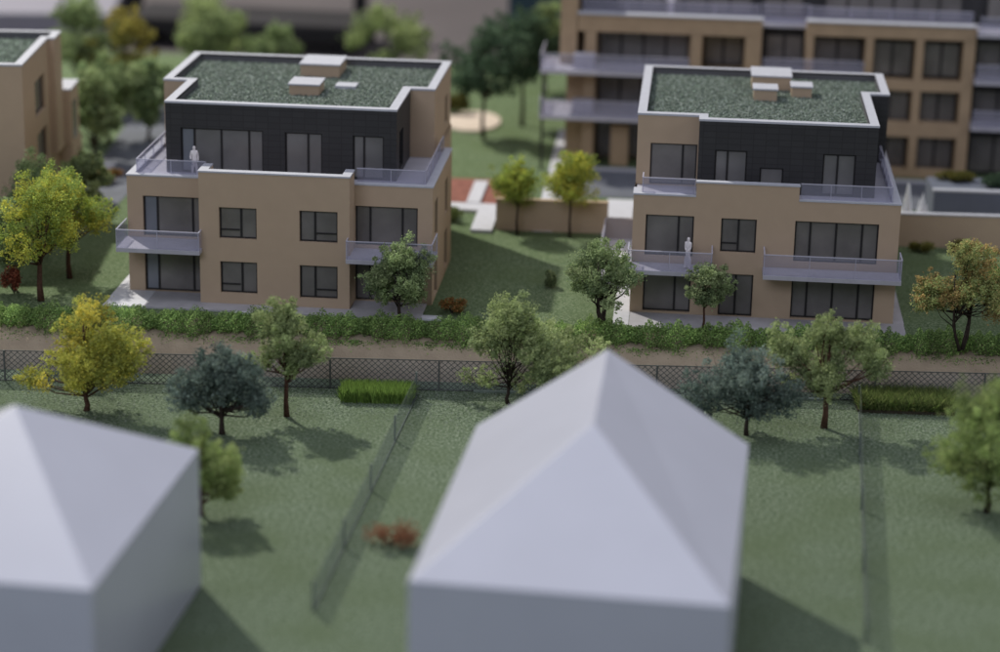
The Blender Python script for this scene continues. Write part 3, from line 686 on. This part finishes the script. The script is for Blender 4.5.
tree('conifer_bush_tree', 'dark blue-green loose tree right behind the centre white roof', 'tree', (31.15, -9.4, -2), 4.25, 5.1, 'blue', 26, .14, 12500, leaf=.06, trunk=.10, bark='barkd', blobs=26, group=LG, dens=.6, lobes=[(-.4,2.6,1.8),(-1.9,1.8,1.2),(1.2,2.0,1.4),(.3,1.3,1.2)])
tree('broadleaf_tree', 'wide fresh green tree with straight red-brown trunk on the right lawn', 'tree', (34.7, -7.95, -2), 5.5, 5.5, 'fresh', 27, .24, 15000, trunk=.13, blobs=28, group=LG, shape='umbrella', lobes=[(-.5,4.6,1.25),(-2.1,3.4,1.3),(.7,3.9,1.5),(1.9,2.6,1.05),(-.3,2.3,1.35),(-1.2,2.3,1.1)])
tree('broadleaf_tree', 'large olive-green blurred tree cut by the right frame edge', 'tree', (41.0, -17.0, -2), 5.8, 5.2, 'olive', 28, .10, 13000, trunk=.12, bark='barkd', blobs=24, group=LG, lobes=[(0,3.5,2.0),(-1.2,2.3,1.7),(.6,1.8,1.8),(-.2,4.8,1.2)])
tree('broadleaf_tree', 'small blurred olive tree beside the right wall of the lower left massing model', 'tree', (8.9, -21.8, -2), 4.0, 3.6, 'olive', 29, .04, 9000, trunk=.09, blobs=18, group=LG, lobes=[(-.2,3.7,.85),(.4,2.4,1.35),(1.0,1.4,1.05),(-.8,2.5,1.1)])
# background
bgt = [((-13.6, 42, 0), 7.4, 4.8, 'green', 'blurred green tree behind the left-edge house roof'),
       ((-10.6, 42, 0), 6.4, 5.0, 'ochre', 'blurred ochre tree right of the left-edge house roof'),
       ((-8.9, 27.5, 0), 5.0, 3.6, 'green', 'blurred pale green tree, lower one between left-edge house and left house'),
       ((-9.4, 32.5, 0), 5.2, 3.8, 'green', 'blurred pale green tree, upper one between left-edge house and left house'),
       ((-6.9, 33.5, 0), 5.2, 3.3, 'green', 'blurred pale green tree touching the left house penthouse corner'),
       ((-6.5, 51, 0), 6.0, 5.0, 'fresh', 'blurred light green tree above the left corner of the left house roof'),
       ((-2.2, 54, 0), 3.9, 4.2, 'green', 'low blurred green tree behind the left house roof'),
       ((5.3, 55.5, 0), 5.0, 5.6, 'fresh', 'blurred yellow-green tree above the middle of the left house roof'),
       ((17.4, 52.0, 0), 6.2, 3.4, 'fresh', 'blurred bright green tree left of the large block'),
       ((-6.0, 14.5, 0), 3.6, 2.2, 'fresh', 'small blurred yellow-green tree at the left wall of the left house')]
for i, (l, H, W, p, lab) in enumerate(bgt):
    tree('broadleaf_tree', lab, 'tree', l, H*1.06, W*1.2, p, 40+i, .10, 5500, leaf=.12, trunk=.12, bark='barkd', blobs=14, group=BG)
tree('pine_tree', 'tall dark pine, left one between the left house and the large block', 'pine tree', (14.4, 38.0, 0), 6.9, 5.2, 'pine', 55, .30, 5500, leaf=.11, trunk=.13, bark='barkd', blobs=16, group=BG)
tree('pine_tree', 'tall dark pine, right one nearest the large block', 'pine tree', (16.6, 42.0, 0), 7.8, 5.0, 'pine', 56, .30, 5500, leaf=.11, trunk=.13, bark='barkd', blobs=16, group=BG)

def shrub(name, label, cat, loc, size, pal, seed, n=2500, leaf=.06, group=None, up_=False):
    rs = np.random.RandomState(seed); sx, sy, sz = size
    o = empty(name, loc, 0, label, cat, group); k = 7
    c = np.column_stack([rs.uniform(-.55, .55, k)*sx, rs.uniform(-.55, .55, k)*sy, rs.uniform(.3, .65, k)*sz]); r = rs.uniform(.3, .5, k)
    idx = rs.randint(0, k, n); d = rs.normal(size=(n, 3)); d /= np.linalg.norm(d, axis=1)[:, None]
    P = c[idx]+d*(rs.rand(n)**.5)[:, None]*r[idx][:, None]*np.array([sx, sy, sz])*np.array([.9, .9, .8]); P[:, 2] = np.abs(P[:, 2])
    pa = np.array(PAL[pal]); T = pa[rs.randint(0, 3, n)]*rs.uniform(.7, 1.3, (n, 1))
    V, F, T = leaves(P, leaf, rs, T); np_mesh('foliage', V, F, M['leaf'], o, T)
    st = MB()
    for i in range(k): st.tube([(0, 0, -.03), tuple(c[i]*.5+np.array([0, 0, .02])), tuple(c[i])], [.03, .02, .01], 5)
    st.build('stem', M['barkd'], o)
    return o
shrub('shrub', 'russet blurred shrub on the lawn between fence and centre white massing model', 'shrub', (16.9, -23.7, -2), (1.45, 1.4, 1.25), 'russet', 70, 1900, .05)
shrub('shrub', 'orange shrub at the right corner of the left house', 'shrub', (16.6, .4, 0), (.9, .9, .75), 'orange', 71, 1500)
shrub('shrub', 'brick red shrub at the left frame edge under the green tree', 'shrub', (-5.6, .2, 0), (.85, .8, 1.7), 'red', 72, 2500)
shrub('shrub', 'small bright green shrub on the lawn between the two houses', 'shrub', (21.2, 5.5, 0), (.6, .8, .9), 'green', 73, 1500)
shrub('shrub', 'ochre grass tuft, left one at the foot of the right garden wall', 'shrub', (40.9, 15.2, 0), (1.0, .7, .75), 'ochre', 74, 1200, group='ochre tufts at the right garden wall')
shrub('shrub', 'ochre grass tuft, right one at the foot of the right garden wall', 'shrub', (43.3, 15.4, 0), (1.0, .7, .75), 'ochre', 75, 1200, group='ochre tufts at the right garden wall')
shrub('shrub', 'bright green shrub behind the autumn tree at the right edge', 'shrub', (44.6, 8.5, 0), (1.2, 1.2, 1.5), 'bright', 76, 1800)
shrub('shrub', 'ochre shrub beside the pale sand area in the background', 'shrub', (11.9, 44.5, 0), (1.2, 1.2, 2.0), 'ochre', 77, 1800, .1)
shrub('shrub', 'orange-brown low shrub beside the left-edge house', 'shrub', (-7.2, 22.5, 0), (1.6, 1.0, .9), 'orange', 78, 1800, .08)
for i, (x, y, wd_) in enumerate(((45.8, 21.4, 1.9), (48.9, 21.6, 1.8))):
    shrub('shrub', ('dark green spreading shrub in the slate-blue planter, beside its yellow-green shrub', 'dark green spreading shrub in the slate-blue planter, cut by the right frame edge')[i], 'shrub', (x, y, 2.3), (wd_, 1.3, .9), 'pine', 85+i, 3000, .08)
shrub('shrub', 'green and yellow shrub growing in the slate-blue planter', 'shrub', (43.4, 22.2, 2.3), (1.6, .7, .8), 'ochre', 79, 1800, .08)
shrub('shrub', 'grey-green shrub in the little bed by the white steps', 'shrub', (14.4, 17.6, 0), (1.1, .9, .9), 'olive', 80, 1800, .07)
for i, (x, y, h) in enumerate(((40.3, 17.9, 3.6), (41.15, 17.9, 3.0))):
    rs = np.random.RandomState(90+i); m = MB()
    for k in range(24):
        a = rs.uniform(0, 6.28); r = rs.uniform(0, .8); hh = h*(1-r*1.1)*rs.uniform(.8, 1)
        m.tube([(r*.5*math.cos(a), r*.5*math.sin(a), 0), (r*math.cos(a), r*math.sin(a), hh*.5), (r*.9*math.cos(a), r*.9*math.sin(a), hh)], [.18, .20, .02], 6)
    s_ = m.build('frosted_shrub', M['acrylicshrub']); s_.location = (x, y, 0)
    tag(s_, ('taller' if i == 0 else 'shorter')+' frosted white spiky shrub behind the right garden wall', 'shrub', 'frosted shrubs')

# hedge
def hedge():
    rs = np.random.RandomState(101); n = 160000; x = rs.uniform(-9, 47.5, n)
    prof = .78+.16*np.sin(x*1.9)+.12*np.sin(x*4.3+1)+.08*np.sin(x*9.1)
    a = rs.uniform(0, math.pi*2, n); r = rs.rand(n)**.35
    yc = -2.45+.062*(x-10); zc = -.10+.06*np.sin(x*1.1)
    P = np.column_stack([x, yc+np.cos(a)*r*1.0*prof, zc+np.sin(a)*r*.72*prof*(1+.25*np.sin(x*13+a*3))])
    # trailing tufts down the bank
    k = 110; cx = rs.uniform(-9, 47, k); m_ = 32000; idx = rs.randint(0, k, m_); L = rs.uniform(.25, .75, k)[idx]; t = rs.rand(m_)
    Q = np.column_stack([cx[idx]+rs.normal(size=m_)*.40, -3.05-.8*t*L*1.1+.062*(cx[idx]-10)+rs.normal(size=m_)*.05, -.62-.75*t*L+rs.normal(size=m_)*.06])
    P = np.vstack([P, Q]); n += m_
    pa = np.array(PAL['hedge'])*np.array([3.5,3.0,2.5]); tone = (np.sin(P[:, 0]*2.3)+np.sin(P[:, 0]*5.7+2))*.12
    T = pa[rs.randint(0, 3, n)]*(rs.uniform(.7, 1.3, n)*(1+tone))[:, None]
    V, F, T = leaves(P, .048, rs, T); o = np_mesh('hedge', V, F, M['leaf'], None, T)
    tag(o, 'long clipped green hedge along the top of the sandy bank', 'hedge')
hedge()

def blades(name, x0, x1, y0, y1, z, h, n, pal, seed, parent, wob=.05):
    rs = np.random.RandomState(seed); x = rs.uniform(x0, x1, n); y = rs.uniform(y0, y1, n); hh = h*rs.uniform(.5, 1.15, n)
    lean = rs.normal(size=(n, 2))*wob*3; a = rs.uniform(0, 6.28, n); w_ = .018
    P = np.column_stack([x, y, np.full(n, z)]); dx = np.column_stack([np.cos(a), np.sin(a), np.zeros(n)])*w_
    tip = P+np.column_stack([lean, hh]); mid = P+np.column_stack([lean*.35, hh*.55])
    V = np.stack([P-dx, P+dx, mid+dx*.8, tip, mid-dx*.8], 1).reshape(-1, 3); F = np.arange(5*n).reshape(n, 5)
    pa = np.array(PAL[pal]); T = np.repeat(pa[rs.randint(0, 3, n)]*rs.uniform(.75, 1.25, (n, 1)), 5, 0)
    return np_mesh(name, V, F, M['leaf'], parent, T)
g = empty('ornamental_grass_bed', (13.95, -6.9, -2), R(3.5), 'bright green grass block at the fence, between two lawn trees', 'grass bed')
tag(blades('grass', -1.65, 1.65, -.85, .55, .0, .72, 10000, 'bright', 111, g), kind='stuff')
m = MB(); m.box(-1.6, 1.6, -.8, .5, -.02, .08); m.build('bed_base', M['planter'], g)
g = empty('ornamental_grass_bed', (38.5, -4.1, -2), R(2.5), 'weedy olive and russet plant bed with dark edging at the right fence', 'plant bed')
m = MB(); m.box(-2.2, 2.3, -1.5, .6, -.02, .14); m.build('bed_base', M['planter'], g)
tag(blades('grass', -2.15, 2.25, -1.45, .55, .1, .75, 9000, 'weed', 112, g, .10), kind='stuff')
rs = np.random.RandomState(113); P = np.column_stack([rs.uniform(-2.15, 2.25, 6000), rs.uniform(-1.45, .55, 6000), .12+.4*rs.rand(6000)**1.5]); 
T = np.array(PAL['weed']+PAL['orange'])[rs.choice(6, 6000, p=[.3,.25,.25,.07,.07,.06])]*rs.uniform(.7, 1.3, (6000, 1)); V, F, T = leaves(P, .05, rs, T); tag(np_mesh('ground_cover', V, F, M['leaf'], g, T), kind='stuff')

# sparse flock tufts along the fence foot and on the lawn
rs = np.random.RandomState(120); n = 26000; x = rs.uniform(-9, 48, n); y = SL(x, -6.9)-np.abs(rs.normal(size=n))*2.6+1.2
P = np.column_stack([x, y, -2+rs.uniform(0, .06, n)]); T = np.array([(.22, .27, .21), (.14, .19, .12), (.33, .37, .33)])[rs.randint(0, 3, n)]
V, F, T = leaves(P, .035, rs, T)
tag(np_mesh('grass', V, F, M['leaf'], None, T), 'pale flocked grass fibres scattered on the lawn near the fence', 'grass', kind='stuff')

# ------------------------------------------------------------------ fences
def mesh_fence(name, a, b, z, h, label, step=.30, posts=2.9, wire=.028, kerb=None, group=None, sheet=True, fm='fence', toprail=True):
    A = Vector((*a, 0)); B = Vector((*b, 0)); L = (B-A).length; rz = math.atan2(B.y-A.y, B.x-A.x)
    o = empty(name, (a[0], a[1], z), rz, label, 'fence', group); m = MB()
    def strip(x0, z0, x1, z1):
        if x1 < 0 or x0 > L: return
        d = Vector((x1-x0, 0, z1-z0)).normalized(); n_ = Vector((-d.z, 0, d.x))*wire/2
        p, q = Vector((x0, 0, z0)), Vector((x1, 0, z1))
        for yy in (.006,): m.poly([p-n_+Vector((0,yy,0)), q-n_+Vector((0,yy,0)), q+n_+Vector((0,yy,0)), p+n_+Vector((0,yy,0))])
    hh = h*1.1; k = -int(hh/step)-1
    while k*step < L:
        x0 = k*step; lo = max(0, -x0); hi = min(hh, L-x0)
        if hi > lo: strip(x0+lo, lo*h/hh, x0+hi, hi*h/hh)
        x1 = x0+hh; lo2 = max(0, x1-L); hi2 = min(hh, x1)
        if hi2 > lo2: strip(x1-lo2, lo2*h/hh, x1-hi2, hi2*h/hh)
        k += 1
    if toprail: m.bar((0,0,h), (L,0,h), .035)
    m.bar((0,0,.04), (L,0,.04), .035)
    m.build('wire_mesh', M[fm], o)
    if sheet:
        s_ = MB(); s_.box(0, L, .02, .045, 0, h); s_.build('clear_sheet', M['sheet'], o)
    np_ = max(1, round(L/posts))
    for i in range(np_+1):
        p = MB(); p.bar((L*i/np_, -.03, -.02), (L*i/np_, -.03, h+.02), .075); p.build('post', M[fm], o)
    if kerb:
        q = MB(); q.box(kerb[0], kerb[1], -.14, -.02, -.02, .10); q.build('kerb', M['rail_green'], o)
    return o
mesh_fence('mesh_fence', (-9, SL(-9, -6.4)), (47.5, SL(47.5, -6.4)+.9), -2, 1.52, 'long dark diamond-mesh fence at the foot of the sandy bank', posts=5.2, kerb=(27.4, 44))
mesh_fence('mesh_fence', (15.75, -6.5), (14.95, -30), -2, 1.2, 'mesh fence running forward across the lawn, left of the centre white massing model', posts=6, wire=.014, fm='fence_pale', toprail=False)
mesh_fence('mesh_fence', (36.45, -5.0), (35.2, -30), -2, 1.1, 'mesh fence running forward over the right lawn, seen edge-on', posts=6, wire=.014, fm='fence_pale', toprail=False)

# ------------------------------------------------------------------ figurines
def figure(loc, rz, label, dress=False, arm=0.0, h=1.65):
    me = bpy.data.meshes.new('person'); k = h/1.7
    J = {'pel': (0,0,.92), 'chest': (0,0,1.28), 'neck': (0,0,1.44), 'head': (0,0.01,1.56), 'top': (0,0,1.68),
         'sl': (-.15,0,1.38), 'el': (-.20,.02,1.10), 'hl': (-.20,-.12-.1*arm,.90+arm*.12), 'sr': (.15,0,1.38), 'er': (.20,.02,1.10), 'hr': (.19,-.07,.86),
         'kl': (-.10,-.02,.50), 'fl': (-.11,0,.07), 'tl': (-.12,-.14,.04), 'kr': (.11,.02,.50), 'fr': (.13,.04,.07), 'tr': (.15,-.10,.04)}
    rad = {'pel': .15, 'chest': .155, 'neck': .055, 'head': .095, 'top': .07, 'sl': .06, 'el': .045, 'hl': .035, 'sr': .06, 'er': .045, 'hr': .035,
           'kl': .075, 'fl': .05, 'tl': .04, 'kr': .075, 'fr': .05, 'tr': .04}
    if dress: J.update(el=(-.15,-.02,1.1), hl=(-.06,-.13,1.0), er=(.15,-.02,1.1), hr=(.06,-.13,.98)); rad.update(kl=.13, kr=.13, fl=.12, fr=.12); J.update(kl=(-.07,0,.5), kr=(.07,0,.5), fl=(-.08,0,.1), fr=(.08,0,.1))
    K = list(J); E_ = [('pel','chest'),('chest','neck'),('neck','head'),('head','top'),('chest','sl'),('sl','el'),('el','hl'),('chest','sr'),('sr','er'),('er','hr'),('pel','kl'),('kl','fl'),('fl','tl'),('pel','kr'),('kr','fr'),('fr','tr')]
    me.from_pydata([tuple(c*k for c in J[q]) for q in K], [(K.index(a), K.index(b)) for a, b in E_], [])
    me.materials.append(M['figure']); o = link(bpy.data.objects.new('person_figurine', me)); o.location = loc; o.rotation_euler = (0, 0, rz)
    s_ = o.modifiers.new('skin', 'SKIN'); sk = me.skin_vertices[0] if me.skin_vertices else None
    if sk is None:
        bpy.context.view_layer.update()
    if me.skin_vertices:
        for i, q in enumerate(K): me.skin_vertices[0].data[i].radius = (rad[q]*k, rad[q]*k*(.8 if q in ('pel', 'chest') else 1)); 
        me.skin_vertices[0].data[0].use_root = True
    sub = o.modifiers.new('sub', 'SUBSURF'); sub.levels = 1; sub.render_levels = 2
    return tag(o, label, 'figurine', 'white figurines')
def skin_layer_ok():
    return True
figure((3.3, 2.25, 5.92), .3, 'small white standing person figurine on the roof terrace of the left house', arm=1, h=1.62)
figure((28.15, 1.15, 2.61), -.4, 'small white person figurine in long dress on the left balcony of the right house', dress=True, h=1.62)
figure((26.4, 34.1, 9.2), .2, 'blurred white person figurine on the top terrace of the large block', h=1.7)

# ------------------------------------------------------------------ blurred room things behind the model board
def prop(name, loc, rz, label, cat, parts):
    o = empty(name, loc, rz, label, cat)
    for n_, mt, boxes in parts:
        m = MB()
        for q in boxes: m.box(*q)
        m.build(n_, M[mt], o, bevel=.15)
    return o
prop('pale_plinth', (-18.5, 68, -.4), R(9), 'pale lavender-grey plinth beyond the board at the upper left', 'plinth',
     [('plinth_body', 'roompale', [(-60, 0, 0, 60, 0, 2.2)]), ('plinth_edge', 'roomdark', [(-60, .3, -.3, 0, 0, .5)])])
prop('dark_bench', (-17, 66, -.4), R(-4), 'long dark blurred bench behind the trees at the upper left', 'bench',
     [('bench_seat', 'roomdark', [(0, 19, 0, 7, 1.2, 2.4)]), ('bench_leg', 'roomdark', [(.5, 1.5, .5, 6, 0, 1.2)]), ('bench_leg', 'roomdark', [(17, 18, .5, 6, 0, 1.2)])])
prop('dark_post', (.4, 72, -.4), 0, 'dark blurred upright post behind the left house roof', 'post',
     [('post_shaft', 'roomdark', [(0, 1.0, 0, 1, 0, 14)]), ('post_foot', 'roomdark', [(-.5, 1.5, -.5, 1.5, 0, .4)])])
prop('dark_post', (-19.6, 76, -.4), 0, 'dark blurred upright post beside the pale plinth', 'post',
     [('post_shaft', 'roomdark', [(0, 1.4, 0, 1.4, 0, 12)]), ('post_foot', 'roomdark', [(-.5, 1.9, -.5, 1.9, 0, .4)])])
prop('teal_cabinet', (12.6, 76, -.4), 0, 'dark teal blurred cabinet left of the large block', 'cabinet',
     [('cabinet_body', 'teal', [(0, 9, 0, 4, .4, 12)]), ('cabinet_base', 'roomdark', [(.3, 8.7, .3, 3.7, 0, .4)])])
